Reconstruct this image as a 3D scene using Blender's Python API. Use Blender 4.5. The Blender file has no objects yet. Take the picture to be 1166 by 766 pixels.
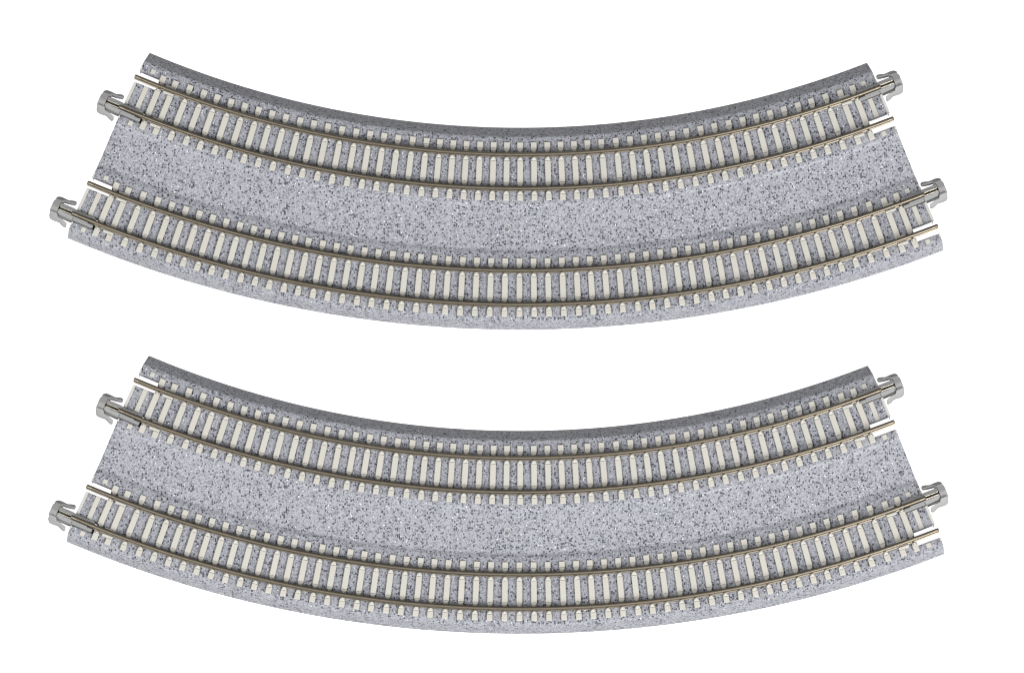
import bpy, bmesh, math, random
from mathutils import Vector, Matrix

# ------------------------------------------------------------------ basics
U = 0.00025                     # one working unit = a quarter of a millimetre
R = math.radians
scene = bpy.context.scene
COL = scene.collection
random.seed(4)

# ------------------------------------------------------------------ camera
TILT = math.acos(0.98)
cam_data = bpy.data.cameras.new("camera")
cam = bpy.data.objects.new("camera", cam_data)
COL.objects.link(cam)
CAM_D = 8.0
cam.location = (0, -CAM_D * math.sin(TILT), CAM_D * math.cos(TILT))
cam.rotation_euler = (TILT, 0, 0)
cam_data.sensor_width = 36
cam_data.lens = 36 * CAM_D / (1166 * U)
cam_data.clip_start = 0.1
cam_data.clip_end = 50
scene.camera = cam

# ------------------------------------------------------------------ world and lamps
world = bpy.data.worlds.new("World")
scene.world = world
world.use_nodes = True
bg = world.node_tree.nodes["Background"]
bg.inputs[0].default_value = (1, 1, 1, 1)
bg.inputs[1].default_value = 0.40

def softbox(name, az, el, dist, sx, sy, power, col=(1, 1, 1)):
    """area lamp aimed at the middle; az measured from the front, to the right positive"""
    d = bpy.data.lights.new(name, 'AREA')
    d.shape = 'RECTANGLE'
    d.size, d.size_y = sx, sy
    d.energy = power
    d.color = col
    o = bpy.data.objects.new(name, d)
    COL.objects.link(o)
    a, e = R(az), R(el)
    p = Vector((math.sin(a) * math.cos(e), -math.cos(a) * math.cos(e), math.sin(e))) * dist
    o.location = p
    o.rotation_euler = (-p).to_track_quat('-Z', 'Y').to_euler()
    return o

softbox("key_softbox", 44, 37, 2.0, 0.7, 0.8, 112)
softbox("fill_softbox_left", -62, 44, 2.0, 1.0, 0.9, 76)
softbox("fill_softbox_right", 76, 50, 2.0, 1.0, 1.1, 16)

scene.view_settings.view_transform = 'Standard'
scene.view_settings.look = 'None'
scene.view_settings.exposure = 0
scene.view_settings.gamma = 1
scene.cycles.filter_width = 1.2

# ------------------------------------------------------------------ materials
def mat(name):
    m = bpy.data.materials.new(name)
    m.use_nodes = True
    n = m.node_tree.nodes
    l = m.node_tree.links
    b = n["Principled BSDF"]
    return m, n, l, b

def math_node(n, l, op, a, b=None, clamp=False):
    x = n.new("ShaderNodeMath"); x.operation = op; x.use_clamp = clamp
    for i, v in enumerate((a, b)):
        if v is None: continue
        if isinstance(v, (int, float)): x.inputs[i].default_value = v
        else: l.new(v, x.inputs[i])
    return x.outputs[0]

def mix_col(n, l, fac, c1, c2):
    x = n.new("ShaderNodeMix"); x.data_type = 'RGBA'
    if isinstance(fac, (int, float)): x.inputs[0].default_value = fac
    else: l.new(fac, x.inputs[0])
    for i, c in ((6, c1), (7, c2)):
        if isinstance(c, tuple): x.inputs[i].default_value = (*c, 1)
        else: l.new(c, x.inputs[i])
    return x.outputs[2]

def speckled_plastic():
    """grey moulded plastic printed with fine navy, mid grey and white specks"""
    m, n, l, b = mat("speckled_ballast_plastic")
    tc = n.new("ShaderNodeTexCoord")
    mp = n.new("ShaderNodeMapping")
    mp.inputs['Scale'].default_value = (1 / U, 1 / U, 1 / U)
    l.new(tc.outputs['Object'], mp.inputs[0])
    def noise(scale, detail=2.0, rough=0.5):
        x = n.new("ShaderNodeTexNoise")
        x.inputs['Scale'].default_value = scale
        x.inputs['Detail'].default_value = detail
        x.inputs['Roughness'].default_value = rough
        l.new(mp.outputs[0], x.inputs['Vector'])
        return x
    # wobble so that specks have ragged outlines
    wob = noise(0.55, 1)
    add = n.new("ShaderNodeVectorMath"); add.operation = 'MULTIPLY_ADD'
    l.new(wob.outputs['Color'], add.inputs[0])
    add.inputs[1].default_value = (1.6, 1.6, 1.6)
    l.new(mp.outputs[0], add.inputs[2])
    def cells(scale, offset):
        mo = n.new("ShaderNodeVectorMath"); mo.operation = 'ADD'
        l.new(add.outputs[0], mo.inputs[0]); mo.inputs[1].default_value = offset
        x = n.new("ShaderNodeTexVoronoi")
        x.inputs['Scale'].default_value = scale
        l.new(mo.outputs[0], x.inputs['Vector'])
        s = n.new("ShaderNodeSeparateColor")
        l.new(x.outputs['Color'], s.inputs[0])
        return x, s
    big = noise(0.035, 2)          # slow drift of speck density
    drift = math_node(n, l, 'MULTIPLY', math_node(n, l, 'SUBTRACT', big.outputs[0], 0.5), 0.34)
    vA, sA = cells(0.45, (0, 0, 0))
    vB, sB = cells(0.62, (91, 17, 5))
    vC, sC = cells(0.50, (33, 71, 9))
    fine = noise(0.75, 2)
    # base tint
    base = mix_col(n, l, math_node(n, l, 'MULTIPLY', math_node(n, l, 'SUBTRACT', fine.outputs[0], 0.3), 2.4, True),
                   BALLAST_LO, BALLAST_HI)
    # mid grey grains
    tB = math_node(n, l, 'LESS_THAN', math_node(n, l, 'ADD', sB.outputs[0], drift), 0.27)
    base = mix_col(n, l, math_node(n, l, 'MULTIPLY', tB, 0.62), base, BALLAST_MID)
    # dark navy specks
    tA = math_node(n, l, 'LESS_THAN', math_node(n, l, 'ADD', sA.outputs[0], drift), 0.195)
    dA = math_node(n, l, 'LESS_THAN', vA.outputs['Distance'], 0.53)
    base = mix_col(n, l, math_node(n, l, 'MULTIPLY', math_node(n, l, 'MULTIPLY', tA, dA), 0.92), base, BALLAST_DARK)
    # white grains
    tC = math_node(n, l, 'GREATER_THAN', sC.outputs[1], 0.972)
    dC = math_node(n, l, 'LESS_THAN', vC.outputs['Distance'], 0.36)
    base = mix_col(n, l, math_node(n, l, 'MULTIPLY', tC, dC), base, BALLAST_WHITE)
    l.new(base, b.inputs['Base Color'])
    b.inputs['Roughness'].default_value = 0.62
    b.inputs['Specular IOR Level'].default_value = 0.3
    bp = n.new("ShaderNodeBump")
    bp.inputs['Strength'].default_value = 0.35
    bp.inputs['Distance'].default_value = 0.35 * U
    l.new(fine.outputs[0], bp.inputs['Height'])
    l.new(bp.outputs[0], b.inputs['Normal'])
    return m

BALLAST_LO = (0.078, 0.079, 0.0875)
BALLAST_HI = (0.172, 0.1745, 0.189)
BALLAST_MID = (0.042, 0.043, 0.052)
BALLAST_DARK = (0.008, 0.009, 0.016)
BALLAST_WHITE = (0.29, 0.293, 0.305)

def plain_plastic(name, c, rough=0.5, var=0.06, spec=0.35):
    m, n, l, b = mat(name)
    tc = n.new("ShaderNodeTexCoord")
    ns = n.new("ShaderNodeTexNoise")
    ns.inputs['Scale'].default_value = 0.5 / U
    ns.inputs['Detail'].default_value = 3
    l.new(tc.outputs['Object'], ns.inputs['Vector'])
    oi = n.new("ShaderNodeObjectInfo")
    f = math_node(n, l, 'ADD', math_node(n, l, 'MULTIPLY', ns.outputs[0], 0.7),
                  math_node(n, l, 'MULTIPLY', oi.outputs['Random'], 0.3))
    lo = tuple(x * (1 - var) for x in c); hi = tuple(x * (1 + var) for x in c)
    l.new(mix_col(n, l, f, lo, hi), b.inputs['Base Color'])
    b.inputs['Roughness'].default_value = rough
    b.inputs['Specular IOR Level'].default_value = spec
    bp = n.new("ShaderNodeBump")
    bp.inputs['Strength'].default_value = 0.2
    bp.inputs['Distance'].default_value = 0.2 * U
    l.new(ns.outputs[0], bp.inputs['Height'])
    l.new(bp.outputs[0], b.inputs['Normal'])
    return m

def metal(name, c, rough, met=1.0):
    m, n, l, b = mat(name)
    tc = n.new("ShaderNodeTexCoord")
    ns = n.new("ShaderNodeTexNoise")
    ns.inputs['Scale'].default_value = 0.18 / U
    ns.inputs['Detail'].default_value = 4
    l.new(tc.outputs['Object'], ns.inputs['Vector'])
    lo = tuple(x * 0.8 for x in c); hi = tuple(x * 1.2 for x in c)
    l.new(mix_col(n, l, ns.outputs[0], lo, hi), b.inputs['Base Color'])
    b.inputs['Metallic'].default_value = met
    b.inputs['Roughness'].default_value = rough
    return m

M_BED = speckled_plastic()
M_TIE = plain_plastic("cream_sleeper_plastic", (0.211, 0.203, 0.182), 0.55)
M_LIP = plain_plastic("pale_edge_plastic", (0.215, 0.21, 0.195), 0.5)
M_PIN = plain_plastic("dark_grey_plastic", (0.055, 0.055, 0.058), 0.6)  # darker grey disc inside the pale ring
M_PINRING = plain_plastic("pale_grey_plastic", (0.15, 0.152, 0.16), 0.6)
M_RAIL = metal("brown_nickel_rail", (0.090, 0.077, 0.058), 0.45, 0.9)
M_JOIN = plain_plastic("grey_joiner_plastic", (0.110, 0.110, 0.109), 0.65, 0.05, 0.25)
M_CONTACT = metal("bright_nickel_contact", (0.45, 0.42, 0.36), 0.5)

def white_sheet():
    """white background sheet; emission added so that cast shadows wash out to white"""
    m, n, l, b = mat("white_sheet_added_glow")
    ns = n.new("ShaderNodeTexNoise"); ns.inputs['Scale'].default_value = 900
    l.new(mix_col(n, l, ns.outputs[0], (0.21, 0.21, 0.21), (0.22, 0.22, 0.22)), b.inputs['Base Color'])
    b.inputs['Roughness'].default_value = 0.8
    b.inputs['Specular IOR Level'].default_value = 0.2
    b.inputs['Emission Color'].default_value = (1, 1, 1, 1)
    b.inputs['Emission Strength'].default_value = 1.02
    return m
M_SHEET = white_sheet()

# ------------------------------------------------------------------ helpers
def link(name, bm, m, parent=None, smooth=None):
    bmesh.ops.recalc_face_normals(bm, faces=bm.faces[:])
    me = bpy.data.meshes.new(name)
    bm.to_mesh(me); bm.free()
    me.materials.append(m)
    o = bpy.data.objects.new(name, me)
    COL.objects.link(o)
    if smooth:
        me.shade_smooth()
        me.set_sharp_from_angle(angle=R(smooth))
    if parent: o.parent = parent
    return o

def inset(poly, c):
    """offset a counter-clockwise polygon inwards by c"""
    n = len(poly); out = []
    for i in range(n):
        p0, p1, p2 = (Vector(poly[i - 1]), Vector(poly[i]), Vector(poly[(i + 1) % n]))
        d1 = (p1 - p0).normalized(); d2 = (p2 - p1).normalized()
        n1 = Vector((-d1.y, d1.x)); n2 = Vector((-d2.y, d2.x))
        k = 1 + n1.dot(n2)
        out.append(tuple(p1 + (n1 + n2) * (c / max(k, 0.3))))
    return out

def prism(bm, poly, h0, top, c=0.35, f=None):
    """prism over a plan polygon; top is a height or a function of the plan point; c = chamfer; f maps (x,y,h)->Vector"""
    a = sum(poly[i - 1][0] * poly[i][1] - poly[i][0] * poly[i - 1][1] for i in range(len(poly)))
    if a < 0: poly = poly[::-1]
    tp = top if callable(top) else (lambda x, y: top)
    f = f or (lambda x, y, h: Vector((x, y, h)))
    rings = [[f(x, y, h0) for x, y in poly]]
    if c > 0:
        rings.append([f(x, y, tp(x, y) - c) for x, y in poly])
        rings.append([f(x, y, tp(x, y)) for x, y in inset(poly, c)])
    else:
        rings.append([f(x, y, tp(x, y)) for x, y in poly])
    vs = [[bm.verts.new(p * U) for p in r] for r in rings]
    n = len(poly)
    for r0, r1 in zip(vs, vs[1:]):
        for i in range(n):
            bm.faces.new((r0[i], r0[(i + 1) % n], r1[(i + 1) % n], r1[i]))
    bm.faces.new(vs[-1]); bm.faces.new(vs[0][::-1])

def box(bm, x0, x1, y0, y1, h0, h1, c=0.3, f=None):
    prism(bm, [(x0, y0), (x1, y0), (x1, y1), (x0, y1)], h0, h1, c, f)

# ------------------------------------------------------------------ the track piece: layout
HALF = 22.5                      # a 45 degree curve
RM = 1186.0                      # radius (units) where the thing's origin sits
KY, YO, SZ = 0.98, -902.7, 0.199
def rad(y, z): return (y - YO + SZ * z) / KY     # radius of a point of the mid cross-section seen at height y

def local(r, a, z): return Vector((r * math.sin(a), RM - r * math.cos(a), z))

# cross-section of the roadbed, inner side to outer side: (seen at, height)
SECTION = [(145.2, 0.0), (145.5, 2.5), (154.6, 18.6), (155.6, 20.2), (157.4, 21.1),
           (163.0, 21.7), (232.0, 29.2), (233.8, 28.6), (235.4, 27.3), (238.0, 26.8),
           (262.0, 24.1), (282.5, 21.2), (284.2, 21.2), (286.8, 22.4), (288.4, 23.1), (291.0, 23.5),
           (363.2, 31.2), (365.4, 30.6), (366.8, 28.6), (375.0, 2.5), (375.4, 0.0)]
PROFILE = [(rad(y, z), z) for y, z in SECTION]
def bed_z(r):
    for (r0, z0), (r1, z1) in zip(PROFILE, PROFILE[1:]):
        if r0 <= r <= r1: return z0 + (z1 - z0) * (r - r0) / (r1 - r0)
    return 0.0

GAUGE = 20.3
CENTRES = (1127.4, 1262.5)
CANTS = []
for c in CENTRES:
    CANTS.append(math.atan((bed_z(c + 20) - bed_z(c - 20)) / 40))

# angles of the sleepers, from one end to the middle (the piece is symmetrical)
ANG_IN = [21.74, 21.025, 20.235, 19.33, 18.43, 17.595, 16.725, 15.865, 15.01, 14.17, 13.32, 12.445, 11.605,
          10.745, 9.89, 9.03, 8.19, 7.355, 6.505, 5.63, 4.80, 4.0, 3.20, 2.405, 1.595, 0.79, 0.0]
ANG_OUT = [21.81, 21.16, 20.46, 19.63, 18.80, 18.015, 17.24, 16.48, 15.74, 14.99, 14.235, 13.47, 12.73, 11.985,
           11.235, 10.50, 9.735, 8.985, 8.235, 7.48, 6.745, 5.98, 5.23, 4.48, 3.75, 3.0, 2.245, 1.50, 0.75, 0.0]

NOTCH_W = 6.8
NOTCH_A = R(HALF) - 28.5 / 1190.0

# ------------------------------------------------------------------ roadbed
def make_roadbed(parent):
    rs = [p[0] for p in PROFILE]
    notches = []
    for c in CENTRES:
        for s in (-1, 1):
            for end in (-1, 1):
                lo, hi = ((-NOTCH_W, NOTCH_W) if s == -end else (-10.2, 4.2) if end < 0 else (-10.2, 6.8))
                lo += c + s * GAUGE; hi += c + s * GAUGE
                notches.append((end, lo, hi)); rs += [lo, hi]
    rs = sorted(set(round(r, 3) for r in rs))
    n = 150
    A = [-R(HALF) + i * 2 * R(HALF) / n for i in range(n + 1)]
    A = [a for a in A if min(abs(a - NOTCH_A), abs(a + NOTCH_A)) > R(0.1)] + [NOTCH_A, -NOTCH_A]
    A.sort()
    bm = bmesh.new()
    V = {}
    def vert(i, j):
        if (i, j) not in V:
            V[i, j] = bm.verts.new(local(rs[j], A[i], bed_z(rs[j]) if 0 < j < len(rs) - 1 else 0.0) * U)
        return V[i, j]
    for i in range(len(A) - 1):
        am = (A[i] + A[i + 1]) / 2
        for j in range(len(rs) - 1):
            rm = (rs[j] + rs[j + 1]) / 2
            if abs(am) > NOTCH_A and any(lo < rm < hi and end * am > 0 for end, lo, hi in notches): continue
            bm.faces.new((vert(i, j), vert(i, j + 1), vert(i + 1, j + 1), vert(i + 1, j)))
    # walls from every open edge down to the table
    open_edges = [e for e in bm.edges if len(e.link_faces) == 1 and max(v.co.z for v in e.verts) > 0.5 * U]
    rim = [e for e in open_edges]
    down = {}
    def at_end(v): return abs(abs(math.atan2(v.co.x, RM * U - v.co.y)) - R(HALF)) < 1e-5
    def low(v, end):
        if v.co.z <= 0.5 * U: return v
        if (v, end) not in down:
            down[v, end] = bm.verts.new((v.co.x, v.co.y, 0 if end else v.co.z - 10 * U))   # a thin shell round the slots
        return down[v, end]
    for e in open_edges:
        a, b = e.verts
        end = at_end(a) and at_end(b)
        la, lb = low(a, end), low(b, end)
        vs = [a, b]
        if lb is not b: vs.append(lb)
        if la is not a: vs.append(la)
        if len(vs) > 2: bm.faces.new(vs)
    bmesh.ops.recalc_face_normals(bm, faces=bm.faces[:])
    # soften the cut rims
    bmesh.ops.bevel(bm, geom=rim, offset=0.8 * U, segments=2, profile=0.5, affect='EDGES')
    return link("roadbed", bm, M_BED, parent, 26)

# ------------------------------------------------------------------ rails
RAIL_SEC = [(-2.0, 0.9), (-2.0, 1.5), (-1.0, 2.2), (-0.9, 5.2), (-2.1, 5.9), (-2.3, 6.8), (-2.1, 7.7), (-1.6, 8.45), (-0.9, 8.95), (0, 9.15),
            (0.9, 8.95), (1.6, 8.45), (2.1, 7.7), (2.3, 6.8), (2.1, 5.9), (0.9, 5.2), (1.0, 2.2), (2.0, 1.5), (2.0, 0.9)]

def frame(ci, r, a):
    """(out, up) offsets of a point on the tilted track bed to piece coordinates"""
    c = CANTS[ci]; rc = CENTRES[ci]; zc = bed_z(rc)
    def f(t, v, h):
        rr = rc + v * math.cos(c) - h * math.sin(c)
        z = zc + v * math.sin(c) + h * math.cos(c)
        return local(rr, a, z) + Vector((math.cos(a), math.sin(a), 0)) * t
    return f

def make_rail(parent, ci, side):
    bm = bmesh.new()
    n = 120
    joiner_end = side           # inner rail carries its joiner on the right, outer rail on the left
    rc = CENTRES[ci] + side * GAUGE
    ext_l = 4.0 if side > 0 else 2.0
    ext_r = 1.5
    a0, a1 = -R(HALF) - ext_l / rc, R(HALF) + ext_r / rc
    rings = []
    tips = [(a0, 0.72), (a0 + 0.9 / rc, 1.0)] + [(a0 + (a1 - a0) * i / n, 1.0) for i in range(1, n)] + [(a1 - 0.9 / rc, 1.0), (a1, 0.72)]
    for a, k in tips:
        f = frame(ci, rc, a)
        rings.append([bm.verts.new(f(0, side * GAUGE + v * k, 4.5 + (h - 4.5) * (k * 0.5 + 0.5)) * U) for v, h in RAIL_SEC])
    m = len(RAIL_SEC)
    for r0, r1 in zip(rings, rings[1:]):
        for i in range(m):
            bm.faces.new((r0[i], r0[(i + 1) % m], r1[(i + 1) % m], r1[i]))
    bm.faces.new(rings[0]); bm.faces.new(rings[-1][::-1])
    return link("rail", bm, M_RAIL, parent, 50)

# ------------------------------------------------------------------ sleepers (x along the track, y outwards-positive v flipped below)
def F(x, v, h): return Vector((x, -v, h))

HW = 3.3
TOP = 2.1          # height of a sleeper above the ballast
def tie_tip(bm, v_seam, v_tip, lug=True):
    """the fastening between a sleeper's shoulder and the rail: a tapering wedge with a small clip"""
    s = 1 if v_tip > v_seam else -1
    g = 0.3 * s
    poly = [(-HW, v_seam + g), (HW, v_seam + g), (1.25, v_tip), (-1.25, v_tip)]
    L = abs(v_tip - v_seam)
    prism(bm, poly, 0.3, lambda x, v: TOP - 0.1 + 0.9 * abs(v - v_seam) / L, 0.35, F)
    if lug:
        vm = v_tip - s * 0.4
        box(bm, -1.15, 1.15, min(vm, vm - s * 1.7), max(vm, vm - s * 1.7), 1.5, TOP + 2.6, 0.4, F)

def tie_bits(bm):
    box(bm, -HW, HW, -36.2, -29.3, -0.6, TOP, 0.4, F); tie_tip(bm, -29.3, -22.5)
    box(bm, -HW, HW, -13.9, 11.6, -0.6, TOP, 0.4, F); tie_tip(bm, -13.9, -18.2); tie_tip(bm, 11.6, 18.2)
    box(bm, -HW, HW, 26.2, 33.2, -0.6, TOP, 0.4, F); tie_tip(bm, 26.2, 22.3)
    box(bm, -HW + 0.5, HW - 0.5, -35.5, 32.6, -0.8, 0.85, 0, F)       # the web under the rails

def sleeper_mesh():
    bm = bmesh.new(); tie_bits(bm); return bm

def second_mesh():
    bm = bmesh.new()
    box(bm, -HW, HW, -35.2, -26.3, -0.6, TOP, 0.4, F); tie_tip(bm, -26.3, -23.3)
    box(bm, -HW, HW, -16.3, 15.2, -0.6, TOP, 0.4, F); tie_tip(bm, -16.3, -18.1); tie_tip(bm, 15.2, 17.6)
    box(bm, -HW, HW, 25.0, 33.4, -0.6, TOP, 0.4, F); tie_tip(bm, 25.0, 23.3)
    box(bm, -HW + 0.5, HW - 0.5, -34.8, 32.6, -0.8, 0.85, 0, F)
    return bm

def chair_mesh(sx):
    """third sleeper: its four rail chairs run on towards the end of the piece (sx = direction)"""
    bm = bmesh.new()
    box(bm, -HW, HW, -34.8, -26.6, -0.6, TOP, 0.4, F)
    box(bm, -HW, HW, -15.6, 14.6, -0.6, TOP, 0.4, F)
    box(bm, -HW, HW, 26.0, 33.4, -0.6, TOP, 0.4, F)
    x0, x1 = sorted((-sx * HW, sx * 9.2))
    for v0, v1 in ((-26.3, -22.6), (-18.6, -15.9), (14.9, 18.2), (22.6, 25.7)):
        box(bm, x0, x1, v0, v1, -0.6, TOP + 0.9, 0.5, F)
    box(bm, -HW + 0.5, HW - 0.5, -34.4, 32.6, -0.8, 0.85, 0, F)
    return bm

def tab_mesh(sx):
    bm = bmesh.new()
    spans = ((-38.0, -32.7), (-15.8, 13.0), (28.8, 34.2)) if sx < 0 else ((-35.7, -30.2), (-13.2, 10.0), (28.8, 34.2))
    for v0, v1 in spans:
        box(bm, -2.7, 2.7, v0, v1, -0.8, 0.55, 0.25, F)
    return bm

def lip_mesh(sx):
    bm = bmesh.new()
    x0, x1 = sorted((-sx * 2.6, sx * 0.5))
    v0, v1 = (-15.8, 13.0) if sx < 0 else (-13.2, 9.8)
    box(bm, x0, x1, v0, v1, -7, 0.5, 0.3, F)
    x0, x1 = sorted((-sx * 1.3, sx * 0.45))
    v0, v1 = (-36.0, -31.0) if sx < 0 else (-32.0, -27.6)
    box(bm, x0, x1, v0, v1, -7, 0.25, 0.2, F)
    box(bm, x0, x1, 27.6, 31.5, -7, 0.25, 0.2, F)
    return bm

def place(o, ci, a, v=0.0):
    c = CANTS[ci]; rc = CENTRES[ci] + v * math.cos(c)
    o.location = local(rc, a, bed_z(CENTRES[ci]) + v * math.sin(c)) * U
    o.rotation_euler = (-c, 0, a)

# ------------------------------------------------------------------ rail joiner (x = outwards along the rail)
def joiner_meshes():
    bm = bmesh.new()
    G = lambda x, v, h: Vector((x, v, h))
    for s in (-1, 1):
        P = lambda pts: [(x, s * v) for x, v in pts]
        # plates either side of the rail
        prism(bm, P([(-27, 2.7), (-27, 5.4), (-25.5, 6.1), (-2.5, 6.1), (-2.5, 2.7)]), -6, 4.6, 0.5, G)
        prism(bm, P([(-2.2, 2.3), (-2.2, 6.3), (0, 6.8), (17, 7.0), (17, 2.0)]), -9,
              lambda x, v: 6.2 - 0.45 * max(0, abs(v) - 4.2), 0.6, G)
        prism(bm, P([(-20, 2.6), (-20, 4.0), (8, 4.0), (8, 2.6)]), 2, 6.6, 0.4, G)
        # sprung claw: its top falls away from the middle
        claw = [(16.5, 7.6), (22.5, 7.4), (24.4, 7.9), (24.0, 11.0), (21.6, 13.5), (18.0, 14.1), (10.4, 13.5),
                (6.2, 15.6), (2.8, 16.5), (1.0, 15.0), (1.6, 12.5), (5.0, 11.6), (9.5, 10.8), (14.2, 10.3), (15.0, 8.6)]
        prism(bm, P([(x, v) for x, v in claw]), -4, lambda x, v: 7.2 - 0.9 * (abs(v) - 9.0), 0.5, G)
        # half of the head, sloping gently off a centre ridge
        prism(bm, P([(17.2, 0.0), (25.5, 0.0), (25.5, 5.8), (23.8, 8.9), (17.2, 8.4)]), -9,
              lambda x, v: 7.0 - 0.22 * abs(v) - 0.12 * max(0, x - 21), 0.45, G)
    box(bm, -4, 17.3, -2.6, 2.6, -6, -4.0, 0, G)
    box(bm, -28.6, -4, -6.5, 6.5, -14, -8, 0, G)  # unseen floor added to block the sheet's glow behind the plates
    ct = bmesh.new()
    for s in (-1, 1):
        v0, v1 = sorted((s * 1.25, s * 2.2))
        box(ct, -1.5, 15.6, v0, v1, -4.5, 6.9, 0.15, G)
    return bm, ct

# ------------------------------------------------------------------ gate mark in the middle of the roadbed
def gate_mesh():
    bm = bmesh.new()
    def ring(r, z, n=20): return [bm.verts.new(Vector((r * math.cos(2 * math.pi * i / n), r * math.sin(2 * math.pi * i / n), z)) * U) for i in range(n)]
    rr = [ring(3.7, -0.1), ring(3.3, 0.3), ring(2.7, 0.35), ring(2.35, 0.05)]
    for a, b in zip(rr, rr[1:]):
        for i in range(20): bm.faces.new((a[i], a[(i + 1) % 20], b[(i + 1) % 20], b[i]))
    return bm
def pin_mesh():
    bm = bmesh.new()
    n = 20
    vs = [bm.verts.new(Vector((2.4 * math.cos(2 * math.pi * i / n), 2.4 * math.sin(2 * math.pi * i / n), 0.08)) * U) for i in range(n)]
    vc = bm.verts.new(Vector((0, 0, -0.0)) * U + Vector((0, 0, 0.02 * U)))
    for i in range(n): bm.faces.new((vs[i], vs[(i + 1) % n], vc))
    lo = [bm.verts.new(v.co - Vector((0, 0, 1.0 * U))) for v in vs]
    for i in range(n): bm.faces.new((vs[i], lo[i], lo[(i + 1) % n], vs[(i + 1) % n]))
    return bm

# ------------------------------------------------------------------ assemble one piece
GROUP = "curved double track pieces on the white background"
def make_piece():
    root = bpy.data.objects.new("model_railway_curve", None)
    COL.objects.link(root)
    root.empty_display_size = 0.01
    bed = make_roadbed(root)
    mark = link("moulding_mark", gate_mesh(), M_PINRING, bed, 40)
    pin = None
    r = rad(261.2, 24); a = R((577 - 592.7) / r * 57.2958 + 0.81)
    sl = math.atan((bed_z(r + 8) - bed_z(r - 8)) / 16)
    mark.location = local(r, a, bed_z(r)) * U; mark.rotation_euler = (-sl, 0, a)
    pin = link("moulding_pin", pin_mesh(), M_PIN, bed)
    pin.location = mark.location.copy(); pin.rotation_euler = mark.rotation_euler.copy()
    for ci in (0, 1):
        for side in (-1, 1): make_rail(root, ci, side)
    # sleepers
    proto = {}
    def put(key, name, builder, m, ci, a):
        if key not in proto:
            o = link(name, builder(), m, root)
            proto[key] = o
        else:
            o = proto[key].copy(); o.name = name; COL.objects.link(o); o.parent = root
        place(o, ci, a)
    for ci, angs in ((0, ANG_IN), (1, ANG_OUT)):
        for k, deg in enumerate(angs):
            for s in ((-1, 1) if deg > 0 else (1,)):
                a = s * R(deg)
                if k == 0: put(("tab", s), "end_sleeper", lambda: tab_mesh(s), M_TIE, ci, a)
                elif k == 1: put("second", "end_sleeper", second_mesh, M_TIE, ci, a)
                elif k == 2: put(s, "chair_sleeper", lambda: chair_mesh(s), M_TIE, ci, a)
                else: put("sleeper", "sleeper", sleeper_mesh, M_TIE, ci, a)
        put("lipL", "end_lip", lambda: lip_mesh(-1), M_LIP, ci, -R(HALF))
        put("lipR", "end_lip", lambda: lip_mesh(1), M_LIP, ci, R(HALF))
        # joiners: outer rail at the left end, inner rail at the right end
        for s in (-1, 1):
            side = -s
            jb, cb = joiner_meshes()
            if "joiner" not in proto:
                j = link("rail_joiner", jb, M_JOIN, root, 30); c = link("metal_contact", cb, M_CONTACT, j)
                proto["joiner"] = (j, c)
            else:
                jb.free(); cb.free()
                j0, c0 = proto["joiner"]
                j = j0.copy(); COL.objects.link(j); j.parent = root
                c = c0.copy(); COL.objects.link(c); c.parent = j
            ext = 3.0 if s < 0 else 1.0
            a = s * (R(HALF) + ext / (CENTRES[ci] + side * GAUGE))
            place(j, ci, a, side * GAUGE)
            j.rotation_euler = (-CANTS[ci], 0, a)
            if s < 0:      # turn the part half round so that it points outwards at the left end
                m = Matrix.Rotation(a, 4, 'Z') @ Matrix.Rotation(-CANTS[ci], 4, 'X') @ Matrix.Rotation(math.pi, 4, 'Z')
                j.rotation_euler = m.to_euler()
    return root

def copy_tree(o, parent=None):
    c = o.copy(); COL.objects.link(c); c.parent = parent
    for ch in o.children: copy_tree(ch, c)
    return c

PHI = R(0.81)
def set_piece(o, dy):
    ox, oy = 592.7 - 583, (383 - YO - dy) / KY
    o.rotation_euler = (0, 0, -PHI)
    o.location = (Vector((ox, oy, 0)) + Matrix.Rotation(-PHI, 3, 'Z') @ Vector((0, -RM, 0))) * U

# ------------------------------------------------------------------ the setting
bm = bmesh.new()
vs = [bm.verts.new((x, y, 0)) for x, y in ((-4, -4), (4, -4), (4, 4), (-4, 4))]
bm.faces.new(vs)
ground = link("glowing_white_sheet", bm, M_SHEET)  # plain background; its glow is added to hide the pieces' shadows
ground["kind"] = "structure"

# ------------------------------------------------------------------ the two pieces
upper = make_piece()
upper["category"] = "model track"
upper["group"] = GROUP
upper["label"] = "grey speckled double track curve with cream sleepers, upper of the two on white"
set_piece(upper, 0)
lower = copy_tree(upper)
lower["label"] = "grey speckled double track curve with cream sleepers, lower of the two on white"
set_piece(lower, 345)
